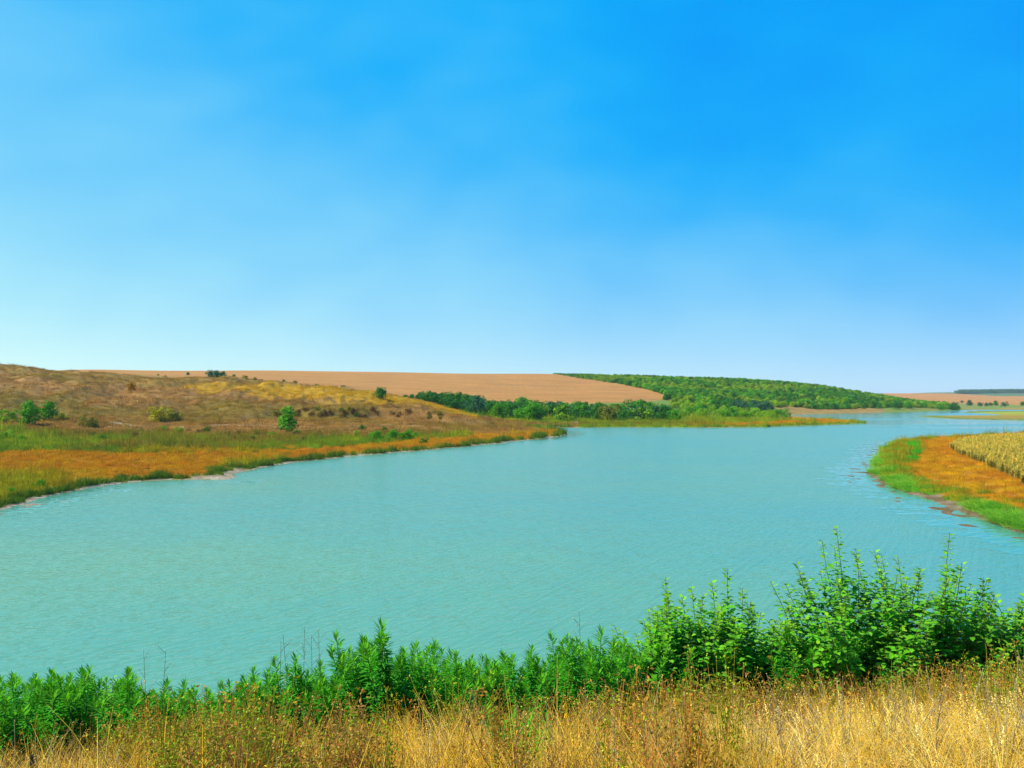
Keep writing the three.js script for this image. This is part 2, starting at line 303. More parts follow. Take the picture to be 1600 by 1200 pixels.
/* ---------- textures ---------- */
function tileNoise(size, seed, octaves, fn) { // tiling value noise turned into bytes
  const r = mulberry(seed), layers = octaves.map(([cells, amp]) => { const g = new Float32Array(cells * cells); for (let i = 0; i < g.length; i++) g[i] = r(); return [cells, amp, g]; });
  const data = new Uint8Array(size * size * 4);
  for (let y = 0; y < size; y++) for (let x = 0; x < size; x++) {
    let s = 0, t = 0;
    for (const [n, a, g] of layers) {
      const fx = x / size * n, fy = y / size * n, x0 = Math.floor(fx), y0 = Math.floor(fy); let u = fx - x0, v = fy - y0; u = u * u * (3 - 2 * u); v = v * v * (3 - 2 * v);
      const q = (i, k) => g[((y0 + k) % n) * n + (x0 + i) % n];
      s += a * lerp(lerp(q(0, 0), q(1, 0), u), lerp(q(0, 1), q(1, 1), u), v); t += a;
    }
    const c = fn(s / t), k = (y * size + x) * 4;
    data[k] = c[0]; data[k + 1] = c[1]; data[k + 2] = c[2]; data[k + 3] = 255;
  }
  const tex = new THREE.DataTexture(data, size, size); tex.wrapS = tex.wrapT = THREE.RepeatWrapping; tex.magFilter = THREE.LinearFilter; tex.minFilter = THREE.LinearMipmapLinearFilter; tex.generateMipmaps = true; tex.needsUpdate = true;
  return tex;
}
const grain = tileNoise(512, 5, [[16, 0.6], [64, 1], [160, 1], [256, 0.9]], s => { const v = clamp(128 + (s - 0.5) * 420, 20, 255); return [v, v, v]; });
const grainMap = tileNoise(512, 5, [[16, 0.6], [64, 1], [160, 1], [256, 0.9]], s => { const v = clamp(208 + (s - 0.5) * 230, 120, 255); return [v, v, v]; }); grainMap.colorSpace = THREE.SRGBColorSpace;

/* ---------- terrain mesh: one sheet, finer where it is near ---------- */
const azs = [], rs = [];
for (let a = -180; a < -42; a += 4) azs.push(a); for (let a = -42; a < -36; a += 0.5) azs.push(a); for (let a = -36; a <= 36; a += 0.1) azs.push(a); for (let a = 36.5; a <= 42; a += 0.5) azs.push(a); for (let a = 46; a <= 180; a += 4) azs.push(Math.min(a, 180));
if (azs[azs.length - 1] < 180) azs.push(180);
{ let r = 1; while (r < 30) { rs.push(r); r *= 1.035; } while (r < 1150) { rs.push(r); r *= 1.0098; } while (r < 9000) { rs.push(r); r *= 1.028; } }
{
  const na = azs.length, nr = rs.length, pos = new Float32Array((na * nr + 1) * 3), col = new Float32Array((na * nr + 1) * 3), uv = new Float32Array((na * nr + 1) * 2), idx = [];
  for (let i = 0; i < na; i++) {
    const a = azs[i] * Math.PI / 180, sa = Math.sin(a), ca = -Math.cos(a);
    for (let j = 0; j < nr; j++) {
      const x = sa * rs[j], z = ca * rs[j], p = place(x, z), [c] = cover(x, z, p), k = i * nr + j;
      pos[3 * k] = x; pos[3 * k + 1] = p.h; pos[3 * k + 2] = z; col[3 * k] = c[0]; col[3 * k + 1] = c[1]; col[3 * k + 2] = c[2]; uv[2 * k] = x / 5; uv[2 * k + 1] = z / 5;
      if (i < na - 1 && j < nr - 1) idx.push(k, k + 1, k + nr, k + 1, k + nr + 1, k + nr);
    }
  }
  const q = na * nr; pos[3 * q + 1] = ground(0, 0); col.set(C.straw, 3 * q); for (let i = 0; i < na - 1; i++) idx.push(q, i * nr, (i + 1) * nr);
  const g = new THREE.BufferGeometry();
  g.setAttribute('position', new THREE.BufferAttribute(pos, 3)); g.setAttribute('color', new THREE.BufferAttribute(col, 3)); g.setAttribute('uv', new THREE.BufferAttribute(uv, 2)); g.setIndex(idx);
  g.computeVertexNormals();
  if (g.attributes.normal.getY(Math.floor(na / 2) * nr + 5) < 0) { for (let i = 0; i < idx.length; i += 3) { const t = idx[i + 1]; idx[i + 1] = idx[i + 2]; idx[i + 2] = t; } g.setIndex(idx); g.computeVertexNormals(); }
  const m = new THREE.MeshStandardMaterial({ vertexColors: true, roughness: 1, map: grainMap, bumpMap: grain, bumpScale: 0.10, color: new THREE.Color(1.6, 1.6, 1.6) });
  const t = add(mesh('terrain', g, m), 'terrain');
  tag(t, 'rolling steppe, shore meadows and grassy near bank around the reservoir', 'terrain', null, 'structure');
}

/* ---------- water ---------- */
function waveNormals(size, seed, waves, strength) { // tiling ripples as a normal map
  const r = mulberry(seed), ws = waves.map(([kx, ky, a]) => [kx, ky, a, r() * 6.283]), hgt = new Float32Array(size * size);
  for (let y = 0; y < size; y++) for (let x = 0; x < size; x++) { let s = 0; for (const [kx, ky, a, ph] of ws) { const t = Math.sin(6.28318 * (kx * x + ky * y) / size + ph); s += a * (t + 0.3 * t * t); } hgt[y * size + x] = s; }
  const data = new Uint8Array(size * size * 4);
  for (let y = 0; y < size; y++) for (let x = 0; x < size; x++) {
    const gx = (hgt[y * size + (x + 1) % size] - hgt[y * size + (x + size - 1) % size]) * strength, gy = (hgt[((y + 1) % size) * size + x] - hgt[((y + size - 1) % size) * size + x]) * strength, l = Math.hypot(gx, gy, 1), k = (y * size + x) * 4;
    data[k] = 127.5 * (1 - gx / l) + 0.5; data[k + 1] = 127.5 * (1 - gy / l) + 0.5; data[k + 2] = 127.5 * (1 + 1 / l) + 0.5; data[k + 3] = 255;
  }
  const t = new THREE.DataTexture(data, size, size); t.wrapS = t.wrapT = THREE.RepeatWrapping; t.magFilter = THREE.LinearFilter; t.minFilter = THREE.LinearMipmapLinearFilter; t.generateMipmaps = true; t.needsUpdate = true; return t;
}
{
  const r = mulberry(77), waves = [];
  for (let i = 0; i < 70; i++) { const k = 7 + 26 * r() ** 1.4, a = 1.15 + (r() - 0.5) * 1.5; waves.push([Math.round(k * Math.cos(a)), Math.round(k * Math.sin(a)), 1 / k * (0.6 + r())]); }
  const ripples = waveNormals(1024, 4, waves, 4);
  const swell = tileNoise(512, 91, [[5, 1], [11, 0.8], [24, 0.6], [60, 0.35]], s => { const v = clamp(s * 255, 0, 255); return [v, v, v]; });
  // clouds of silt: slightly greener or bluer water in drifting patches
  const silt = tileNoise(512, 63, [[6, 1], [14, 0.8], [33, 0.5], [80, 0.3]], v => { const t = clamp((v - 0.5) * 2.6, -1, 1); return [232 + 20 * t, 240 + 3 * t, 236 - 14 * t]; });
  silt.colorSpace = THREE.SRGBColorSpace; silt.repeat.set(1 / 36, 1 / 24);
  const body = new THREE.Color().setRGB(0.125, 0.32, 0.195);
  const wm = new THREE.MeshPhysicalMaterial({ color: body, roughness: 0.19, ior: 1.4, normalMap: ripples, normalScale: new THREE.Vector2(0.27, 0.27), bumpMap: swell, bumpScale: 0.2, map: silt });
  swell.repeat.set(1 / 7.3, 1 / 7.3);
  const g = new THREE.PlaneGeometry(16000, 16000); g.rotateX(-Math.PI / 2);
  const p = g.attributes.position, uv = g.attributes.uv; for (let i = 0; i < p.count; i++) uv.setXY(i, p.getX(i) / 6, p.getZ(i) / 6);
  const w = add(mesh('water', g, wm), 'water'); tag(w, 'rippled milky turquoise water of the reservoir', 'water', null, 'structure');
  // still shallows out of the wind
  const cells = new Build(), cm = new THREE.MeshPhysicalMaterial({ color: new THREE.Color().setRGB(0.075, 0.285, 0.19), roughness: 0.06, ior: 1.33, normalMap: ripples, normalScale: new THREE.Vector2(0.12, 0.12) });
  const uvs = [];
  for (let a = -36; a < 36; a += 0.1) for (let rr = 48; rr < 950; rr *= 1.008) {
    const quad = [[a, rr], [a, rr * 1.008], [a + 0.1, rr * 1.008], [a + 0.1, rr]].map(([q, s]) => [Math.sin(q * Math.PI / 180) * s, -Math.cos(q * Math.PI / 180) * s]);
    const [x, z] = quad[0]; const pr = Math.hypot(x, z);
    if (Math.abs(a) < 12 && pr < 200) continue;
    const sm = signed(mainland, x, z), s = Math.max(signed(peninsula, x, z), sm * (x < -30 && pr < 105 ? 1 : pr > 200 ? 0.75 : 9)); if (s > 1.5) continue;
    const channel = a > 12 && pr > 330 && fbm(noiseA, x * 0.006 + 2, z * 0.02, 3) > -0.12; // sheltered far channel
    if (!channel && (s < -11 || s + 4.5 + 4.5 * fbm(noiseB, x * 0.12, z * 0.2, 3) < 0)) continue;
    const ids = quad.map(([qx, qz]) => { uvs.push(qx / 14, qz / 14); return cells.v([qx, 0.004, qz], [0, 1, 0], [1, 1, 1]); });
    cells.i.push(ids[0], ids[2], ids[1], ids[0], ids[3], ids[2]);
  }
  const cg = cells.geo(); cg.deleteAttribute('color'); cg.setAttribute('uv', new THREE.Float32BufferAttribute(uvs, 2));
  const ca = cg.index.array, P = cg.attributes.position; // face up
  { const ax = P.getX(ca[1]) - P.getX(ca[0]), az = P.getZ(ca[1]) - P.getZ(ca[0]), bx = P.getX(ca[2]) - P.getX(ca[0]), bz = P.getZ(ca[2]) - P.getZ(ca[0]); if (az * bx - ax * bz < 0) for (let i = 0; i < ca.length; i += 3) { const t = ca[i + 1]; ca[i + 1] = ca[i + 2]; ca[i + 2] = t; } }
  const cw = add(mesh('still_shallows', cg, cm), 'still_shallows'); tag(cw, 'smooth windless water over the shallows along the mud', 'water', null, 'structure');
}

/* ---------- meadow tufts ---------- */
const bladeMat = new THREE.MeshPhysicalMaterial({ vertexColors: true, roughness: 0.9, specularIntensity: 0.2 });
const plantMat = new THREE.MeshPhysicalMaterial({ vertexColors: true, roughness: 0.9, side: THREE.DoubleSide, transmission: 0.42, thickness: 0, specularIntensity: 0.15 });
const leafMat = new THREE.MeshPhysicalMaterial({ vertexColors: true, roughness: 0.85, side: THREE.DoubleSide, transmission: 0.35, thickness: 0, specularIntensity: 0.2 });
function tuftGeo(n, h, w, spread, bw, bend) {
  const b = new Build(); for (let i = 0; i < n; i++) { const a = R(0, 6.283), q = Math.sqrt(rnd()) * w; b.blade([Math.cos(a) * q, -0.05, Math.sin(a) * q], a + R(-0.8, 0.8), h * R(0.55, 1.1), bw * R(0.7, 1.3), bend * R(0.2, 1.2) + spread * q, [1, 1, 1].map(() => R(0.75, 1.2)).map((v, k, s) => s[0]), 2); }
  return b.geo();
}
const UP = new THREE.Vector3(0, 1, 0);
function scatter(name, geo, mat, spots, label, category) { // spots: [x, y, z, turn, scale, height scale, colour]
  const m = new THREE.InstancedMesh(geo, mat, spots.length), M = new THREE.Matrix4(), q = new THREE.Quaternion(), col = new THREE.Color();
  spots.forEach((s, i) => { q.setFromAxisAngle(UP, s[3]); if (s[7]) q.premultiply(s[7]); M.compose(new THREE.Vector3(s[0], s[1], s[2]), q, new THREE.Vector3(s[4], s[5], s[4])); m.setMatrixAt(i, M); m.setColorAt(i, col.setRGB(...s[6])); });
  m.castShadow = m.receiveShadow = true; add(m, name); tag(m, label, category, null, 'stuff'); return m;
}
{
  const bins = { orangetuft: [], greentuft: [], brown: [], sedge: [], corn: [] };
  const push = (x, z, kindScale) => {
    const p = place(x, z); if (p.sd < 0.6 || p.land === 2) return; const [c, k] = cover(x, z, p); if (!k) return;
    const clump = fbm(noiseC, x * 0.3, z * 0.3, 2); if (clump < -0.35 && rnd() < 0.75) return;
    const s = R(0.6, 1.4) * kindScale * clamp(1 + clump * 1.1, 0.5, 1.9), cc = tone(c, 0.42);
    if (k === 'corn') return;
    if (k === 'sedge') { if (rnd() < 0.5) bins.sedge.push([x, p.h, z, R(0, 6.28), R(0.9, 2.0), R(0.7, 1.3), tone(mix3([0.035, 0.27, 0.005], [0.28, 0.5, 0.04], rnd() ** 1.5), 0.2)]); }
    else if (k === 'browntuft' || k === 'goldtuft') { if (rnd() < 0.11 && k === 'browntuft') bins.brown.push([x, p.h, z, R(0, 6.28), s * 0.9, s * 0.8, tone(C.umber, 0.3)]); else bins.brown.push([x, p.h, z, R(0, 6.28), s, s * 0.55, cc]); }
    else if (k === 'orangetuft') bins.orangetuft.push([x, p.h, z, R(0, 6.28), s, s * (rnd() < 0.1 ? 1.2 : 0.65), cc]);
    else bins.greentuft.push([x, p.h, z, R(0, 6.28), s, s * (k === 'olivetuft' ? 1.3 : rnd() < 0.08 ? 1.9 : 0.9), k === 'olivetuft' ? tone(mix3(C.green, C.scrub, rnd()), 0.3) : cc]);
  };
  for (let i = 0; i < 330000; i++) { // even over the bank as seen: more per square metre where near
    const a = R(-35, 35) * Math.PI / 180, r = 58 * Math.pow(440 / 58, rnd()); push(Math.sin(a) * r, -Math.cos(a) * r, clamp(r / 170, 0.55, 1.5));
  }
  for (let i = 0; i < 26000; i++) { const x = R(36, 120), z = R(-215, -55); if (x / -z < 0.72) push(x, z, 0.6); }
  for (let i = 0; i < 95000; i++) { // corn in rows
    const x = R(50, 150), row = Math.round(R(-215, -70) / 0.75) * 0.75, z = row + R(-0.08, 0.08); if (x / -z > 0.76) continue; const p = place(x, z); if (p.land !== 1 || cover(x, z, p)[1] !== 'corn') continue;
    bins.corn.push([x, p.h, z, R(0, 6.28), R(0.8, 1.35), R(0.42, 0.68), tone(mix3([0.60, 0.40, 0.06], [0.14, 0.17, 0.012], rnd() ** 1.5), 0.35)]);
  }
  scatter('orange_marsh_grass', tuftGeo(16, 0.5, 0.5, 0.3, 0.05, 0.35), bladeMat, bins.orangetuft, 'rust orange low marsh plants carpeting the shores', 'marsh grass');
  scatter('green_meadow_grass', tuftGeo(16, 0.7, 0.5, 0.4, 0.055, 0.4), bladeMat, bins.greentuft, 'green and lime meadow grass behind the orange shore strip', 'meadow grass');
  scatter('dry_hill_grass', tuftGeo(14, 0.6, 0.55, 0.4, 0.05, 0.5), bladeMat, bins.brown, 'dry brown and golden grass covering the left hillside', 'dry grass');
  scatter('bright_sedge', tuftGeo(34, 0.8, 0.5, 1.4, 0.035, 0.7), bladeMat, bins.sedge, 'bright green arching sedge along the edge of the peninsula', 'sedge');
  // corn stalk: stem, arching leaves, tassel
  const b = new Build(), one = [1, 1, 1]; b.tube([[0, -0.05, 0], [0.02, 1, 0], [0, 1.9, 0.02]], 0.018, 0.01, one, 4);
  for (let i = 0; i < 9; i++) b.blade([0, 0.35 + i * 0.16, 0], i * 2.5, 0.45, 0.11, R(0.9, 1.5), [1, 1, 1].map(() => 0.85 + 0.05 * i), 3);
  for (let i = 0; i < 5; i++) b.blade([0, 1.85, 0], i * 1.3, 0.3, 0.03, 0.5, [1.2, 1.15, 1], 1);
  scatter('maize_field', b.geo(), bladeMat, bins.corn, 'pale yellow ripening maize field at the right edge', 'maize');
}

/* ---------- trees and bushes of the middle distance ---------- */
function crownGeo(seed, { lobes = 11, w = 1, h = 1, base = 0.25, size = 0.1, per = 80, narrow = false, ragged = 0.25 }) { // unit height; w = width to height
  const save = rnd, r = mulberry(seed), RR = (a, b) => a + (b - a) * r(), b = new Build(), L = [];
  for (let i = 0; i < lobes; i++) {
    const t = i / (lobes - 1), y = base + (1 - base) * (0.12 + 0.76 * t), prof = narrow ? 1 - 0.8 * Math.abs(t - 0.35) : Math.sqrt(Math.max(0.12, 1 - (t * 1.5 - 0.62) ** 2));
    const a = i * 2.4 + RR(-0.9, 0.9), q = w * 0.5 * prof * RR(0.3, 0.95); L.push([Math.cos(a) * q, y * RR(0.86, 1.08), Math.sin(a) * q, RR(0.6, 1.25) * (narrow ? 0.15 : 0.2) * (0.6 + 0.6 * prof)]);
  }
  L.push([0, base + (1 - base) * 0.5, 0, 0.24 * Math.min(w, 1)]);
  for (const [x, y, z, rad] of L) for (let k = 0; k < per; k++) {
    const u = dirOf(RR(0, 6.283), Math.asin(RR(-0.75, 1))), q = rad * RR(0.72, 1 + ragged), p = [x + u[0] * q * (w > 1 ? w * 0.8 : 1), Math.max(0.01, y + u[1] * q * 0.95), z + u[2] * q * (w > 1 ? w * 0.8 : 1)];
    const n = norm3([u[0] + RR(-0.6, 0.6), u[1] + 0.25 + RR(-0.6, 0.6), u[2] + RR(-0.6, 0.6)]), d = norm3(cross(n, dirOf(RR(0, 6.283), RR(-1, 1)))), v = RR(0.7, 1.3);
    b.leaf(p, d, n, size * RR(0.7, 1.4), size * RR(0.6, 1), [v * RR(0.85, 1.2), v, v], 0.3);
  }
  return b.geo();
}
function trunkGeo(seed, base, w) {
  const r = mulberry(seed), b = new Build(), c = [0.09, 0.065, 0.045];
  b.tube([[0, -0.04, 0], [0.01, base * 0.6, 0.01], [0.0, base + 0.2, -0.01], [0.02, 0.8, 0]], 0.028, 0.006, c, 6);
  for (let i = 0; i < 5; i++) { const a = i * 1.3 + r(), y = base * 0.7 + i * 0.08; b.tube([[0, y, 0], [Math.cos(a) * w * 0.16, y + 0.13, Math.sin(a) * w * 0.16], [Math.cos(a) * w * 0.3, y + 0.32, Math.sin(a) * w * 0.3]], 0.013, 0.004, c, 4); }
  return b.geo();
}
const foliage = (r, g, bl) => new THREE.MeshPhysicalMaterial({ vertexColors: true, roughness: 0.9, specularIntensity: 0.15, transmission: 0.25, thickness: 0, side: THREE.DoubleSide, color: new THREE.Color().setRGB(r, g, bl) });
const FOL = { dark: foliage(0.038, 0.19, 0.014), mid: foliage(0.085, 0.32, 0.010), light: foliage(0.21, 0.40, 0.010), blue: foliage(0.045, 0.15, 0.06), yellow: foliage(0.42, 0.40, 0.010), olive: foliage(0.20, 0.22, 0.018), amber: foliage(0.40, 0.20, 0.012), teal: foliage(0.025, 0.17, 0.07) };
const barkMat = new THREE.MeshStandardMaterial({ vertexColors: true, roughness: 0.95 });
const ROUND = [1, 2, 3, 4].map(i => ({ crown: crownGeo(100 + i, { w: 0.95, base: 0.1, size: 0.085, lobes: 12, per: 85 }), trunk: trunkGeo(i, 0.18, 0.9) }));
const WIDE = [1, 2, 3].map(i => ({ crown: crownGeo(200 + i, { w: 1.5, base: 0.0, size: 0.1, lobes: 11, per: 90, ragged: 0.3 }), trunk: trunkGeo(10 + i, 0.08, 1.2) }));
const SLIM = [1, 2, 3].map(i => ({ crown: crownGeo(300 + i, { w: 0.6, base: 0.08, size: 0.085, lobes: 11, per: 75, narrow: true }), trunk: trunkGeo(20 + i, 0.14, 0.5) }));
function plantTree(name, px, depth, height, form, fol, label, category, group, x = xAt(px, depth), sink = 0.1) {
  const z = -depth, f = form[Math.floor(rnd() * form.length)], t = add(new THREE.Group(), name);
  t.position.set(x, ground(x, z) - sink, z); t.rotation.y = R(0, 6.28); const k = R(0.88, 1.3); t.scale.set(height * k, height, height * R(0.85, 1.2));
  mesh('trunk', f.trunk, barkMat, t); mesh('crown', f.crown, fol, t); tag(t, label, category, group); return t;
}
// depth at which the ground shows on a row, along a bearing
function depthOnRow(px, py, d0, d1) { let best = d0, err = 1e9; for (let d = d0; d <= d1; d += 1) { const e = Math.abs(ground(xAt(px, d), -d) - elevAt(py, d)); if (e < err - 0.02) { err = e; best = d; } } return best; }
const solo = [ // name, bearing, foot row, depth range, height in rows, form, leaf, label, category
  ['tree', 46, 665, 180, 260, 38, ROUND, FOL.mid, 'large round green bush left of the hill foot, nearer of the pair', 'bush'],
  ['tree', 76, 656, 190, 270, 30, ROUND, FOL.mid, 'round green bush just behind the largest bush at far left', 'bush'],
  ['shrub', 14, 660, 180, 260, 20, WIDE, FOL.light, 'low pale green bush at the left picture edge beside the large bush', 'bush'],
  ['shrub', 97, 656, 190, 270, 12, WIDE, FOL.yellow, 'small yellowish bush right of the pair of green bushes', 'bush'],
  ['shrub', 140, 668, 190, 270, 17, WIDE, FOL.olive, 'low wide olive bush at the foot of the left hill', 'bush'],
  ['shrub', 205, 611, 270, 340, 15, ROUND, FOL.amber, 'small amber bush alone on the upper left hillside', 'bush'],
  ['shrub', 251, 657, 220, 290, 21, WIDE, FOL.yellow, 'bright yellow bush at the foot of the hill', 'bush'],
  ['shrub', 276, 657, 220, 290, 14, WIDE, FOL.olive, 'small dark olive bush touching the bright yellow bush', 'bush'],
  ['tree', 449, 675, 190, 260, 38, SLIM, FOL.mid, 'young upright green tree alone below the golden spur', 'tree'],
  ['tree', 595, 625, 270, 340, 22, ROUND, FOL.dark, 'dark round bush alone on the crest of the spur', 'bush'],
  ['shrub', 589, 690, 170, 230, 19, ROUND, FOL.mid, 'bright green shrub in the meadow, left one of three', 'bush'],
  ['shrub', 615, 689, 170, 230, 19, ROUND, FOL.mid, 'bright green shrub in the meadow, middle one of three', 'bush'],
  ['shrub', 638, 689, 170, 230, 18, WIDE, FOL.mid, 'bright green shrub in the meadow, right one of three', 'bush'],
  ['shrub', 12, 690, 150, 210, 18, WIDE, FOL.light, 'pale green shrub at the left picture edge above the orange strip', 'bush'],
  ['shrub', 34, 692, 150, 210, 14, WIDE, FOL.light, 'pale green shrub second from the left edge above the orange strip', 'bush'],
  ['shrub', 66, 763, 88, 110, 15, WIDE, FOL.mid, 'bright green shrub on the near left shore, right one of two', 'bush'],
  ['shrub', 20, 775, 82, 105, 12, WIDE, FOL.mid, 'bright green shrub on the near left shore, left one of two', 'bush'],
  ['skyline_tree', 329, 588, 380, 420, 13, ROUND, FOL.teal, 'left tree of the dark clump on the left skyline', 'tree'],
  ['skyline_tree', 338, 588, 380, 420, 13, ROUND, FOL.teal, 'middle tree of the dark clump on the left skyline', 'tree'],
  ['skyline_tree', 348, 588, 380, 420, 12, ROUND, FOL.teal, 'right tree of the dark clump on the left skyline', 'tree'],
  ['skyline_tree', 293, 582, 380, 560, 5, ROUND, FOL.teal, 'tiny dark tree on the skyline left of the dark clump', 'tree'],
];
for (const [name, px, row, a, b, rows, form, fol, label, cat] of solo) { const d = depthOnRow(px, row, a, b); plantTree(name, px, d, rows / F * d, form, fol, label, cat, null, undefined, 0.15); }
for (const [px, row, rows] of [[247, 580.5, 2.5], [258, 580.5, 2], [365, 590, 5], [383, 592, 6], [398, 594, 5], [443, 598, 5], [461, 600, 5], [495, 604, 4], [524, 606, 4], [536, 607, 5], [413, 603, 5]]) {
  const d = depthOnRow(px, row, 330, 420); plantTree('field_edge_bush', px, d, rows / F * d, WIDE, rnd() < 0.5 ? FOL.olive : FOL.dark, 'small scrubby bush along the edge between golden spur and wheat field', 'bush', 'bushes along the wheat field edge');
}
const dryFol = foliage(0.17, 0.10, 0.03);
for (let i = 0; i < 34; i++) { const px = R(430, 690), d = depthOnRow(px, 647 + R(-5, 6) + (px - 560) * 0.02, 235, 300); plantTree('dry_shrub', px, d, R(0.8, 1.9), WIDE, rnd() < 0.75 ? dryFol : FOL.olive, 'low dark brown shrub along the worn bank below the golden spur', 'shrub', 'dry shrubs along the worn bank'); }
for (let i = 0; i < 40; i++) { const px = R(110, 700), d = R(172, 232); plantTree('meadow_shrub', px, d, R(0.7, 1.7), WIDE, [FOL.olive, FOL.dark, dryFol, FOL.light][Math.floor(rnd() * 4)], 'small scattered shrub in the meadow between orange strip and hill', 'shrub', 'small shrubs scattered over the meadow'); }
for (let i = 0; i < 26; i++) plantTree('skyline_hedge_bush', R(118, 212), R(1010, 1030), R(3, 5), WIDE, FOL.olive, 'bush in the low hedge on the far left skyline', 'bush', 'hedge on the far left skyline');
// belt of trees between wheat field and marsh
const beltTop = [[620, 616], [650, 612], [700, 611], [738, 615], [760, 624], [790, 626], [815, 620], [850, 626], [900, 627], [960, 629], [1000, 624], [1030, 631], [1060, 636], [1110, 640]];
for (let i = 0; i < 230; i++) {
  const px = R(628, 1062), front = curve([[620, 400], [700, 385], [745, 345], [800, 338], [1060, 345]], px), back = curve([[620, 440], [740, 455], [850, 480], [1060, 500]], px), t = rnd(), d = lerp(front, back, t);
  if (Math.abs(px - 893) < 7 && t < 0.6) continue;
  const x = xAt(px, d), g = ground(x, -d), most = elevAt(curve(beltTop, px) + R(0, 6), d) - g, h = Math.min(t < 0.35 ? R(5.5, 10) : R(7, 11), most); if (h < 2.2) continue;
  const k = rnd(), fol = px < 745 ? FOL.dark : k < 0.42 ? FOL.dark : k < 0.68 ? FOL.mid : k < 0.83 ? FOL.blue : k < 0.93 ? FOL.light : FOL.olive;
  const side = px < 745 ? 'dark green tree in the dense grove behind the nose of the spur' : fol === FOL.blue ? 'blue green tree in the belt between wheat field and marsh' : fol === FOL.light ? 'light green tree in the belt between wheat field and marsh' : fol === FOL.olive ? 'olive tree in the belt between wheat field and marsh' : fol === FOL.mid ? 'mid green tree in the belt between wheat field and marsh' : 'dark green tree in the belt between wheat field and marsh';
  plantTree('belt_tree', px, d, h * (rnd() < 0.3 ? R(0.6, 0.9) : 1), rnd() < 0.45 ? ROUND : rnd() < 0.8 ? WIDE : SLIM, fol, side, 'tree', 'tree belt between the wheat field and the marsh');
}
for (let i = 0; i < 46; i++) { const px = R(1030, 1230), d = R(395, 470), k = rnd(); plantTree('willow_bush', px, d, R(2.5, 5.5), WIDE, k < 0.6 ? FOL.light : FOL.mid, k < 0.6 ? 'light green willow bush in the meadow right of the tree belt' : 'mid green willow bush in the meadow right of the tree belt', 'bush', 'willow bushes right of the tree belt'); }
for (let i = 0; i < 26; i++) { const px = R(1130, 1222), d = R(500, 560); plantTree('dark_willow', px, d, R(5, 9) * (px > 1200 ? 0.6 : 1), ROUND, rnd() < 0.6 ? FOL.dark : FOL.blue, 'dark tree in the clump at the foot of the wooded hill', 'tree', 'dark clump at the foot of the wooded hill'); }
// front rows of the wood on the hill, then the wood itself
for (let i = 0; i < 110; i++) { const px = R(1225, 1500), d = R(655, 740) + (px - 1225) * 0.25, x = xAt(px, d); const p = place(x, -d); if (p.sd < 12 + 30 * rnd()) continue; const k = rnd(); plantTree('hill_foot_tree', px, d, R(4, 8), rnd() < 0.7 ? ROUND : WIDE, k < 0.5 ? FOL.dark : k < 0.85 ? FOL.mid : FOL.light, k < 0.5 ? 'dark green tree in the lower edge of the hillside wood' : k < 0.85 ? 'mid green tree in the lower edge of the hillside wood' : 'light green tree in the lower edge of the hillside wood', 'tree', 'lower edge of the hillside wood'); }
{
  const spots = [];
  for (let i = 0; i < 14000; i++) {
    const px = R(865, 1480), d = R(485, 1050), x = xAt(px, d), z = -d, p = place(x, z); if (p.sd < 30 || p.land) continue;
    if (inWheat(px, d, -1.2) || (px < 1050 && d < 570) || d < 640 && px > 1225) continue; if (d < 600 && rnd() < 0.45) continue;
    const n = fbm(noiseB, x * 0.02, z * 0.02, 3), n2 = noiseC(x * 0.009, z * 0.009); if (n < -0.55) continue;
    if (px > 1380 && d > 980) continue;
    const s = R(2, 5.6) * (n2 > 0.25 ? 0.8 : 1) * (0.35 + 0.65 * sstep(865, 1020, px)); spots.push([x, p.h - 0.2, z, R(0, 6.28), s * R(0.9, 1.3), s, tone(n2 + R(-0.5, 0.5) > 0.12 ? [0.27, 0.42, 0.010] : rnd() < 0.4 ? [0.045, 0.22, 0.014] : [0.12, 0.36, 0.010], 0.4)]);
  }
  scatter('hillside_wood', ROUND[0].crown, plantMat, spots, 'wood of small green trees covering the hill beyond the reservoir', 'wood');
  const far = []; for (let i = 0; i < 900; i++) { const px = R(1498, 1700), d = R(3700, 4300), x = xAt(px, d), s = R(6, 17); far.push([x, ground(x, -d) - 1, -d, R(0, 6.28), s * 2, s, tone([0.04, 0.14, 0.016], 0.3)]); }
  scatter('far_ridge_wood', WIDE[0].crown, plantMat, far, 'dark wood on the farthest ridge at the right horizon', 'wood');
}
for (const [px, row, rows, form] of [[1492, 633, 6, WIDE], [1514, 635, 9, ROUND], [1531, 634, 6, WIDE], [1541, 634, 6, ROUND], [1547, 634, 6, ROUND], [1555, 634.5, 8, ROUND], [1569, 634.5, 7.5, WIDE], [1598, 633, 7, ROUND], [1440, 634, 6, ROUND], [1455, 634.5, 5, WIDE], [1476, 634, 5, WIDE], [1482, 635, 5, ROUND], [1466, 634, 4, WIDE], [1503, 628, 3.5, WIDE]]) {
  const d = row < 630 ? 1250 : R(960, 1040); plantTree('far_shore_tree', px, d, rows / F * d, form, rnd() < 0.7 ? FOL.blue : FOL.dark, 'small dark tree in the row before the far pale field at right', 'tree', 'row of trees on the far right shore');
}

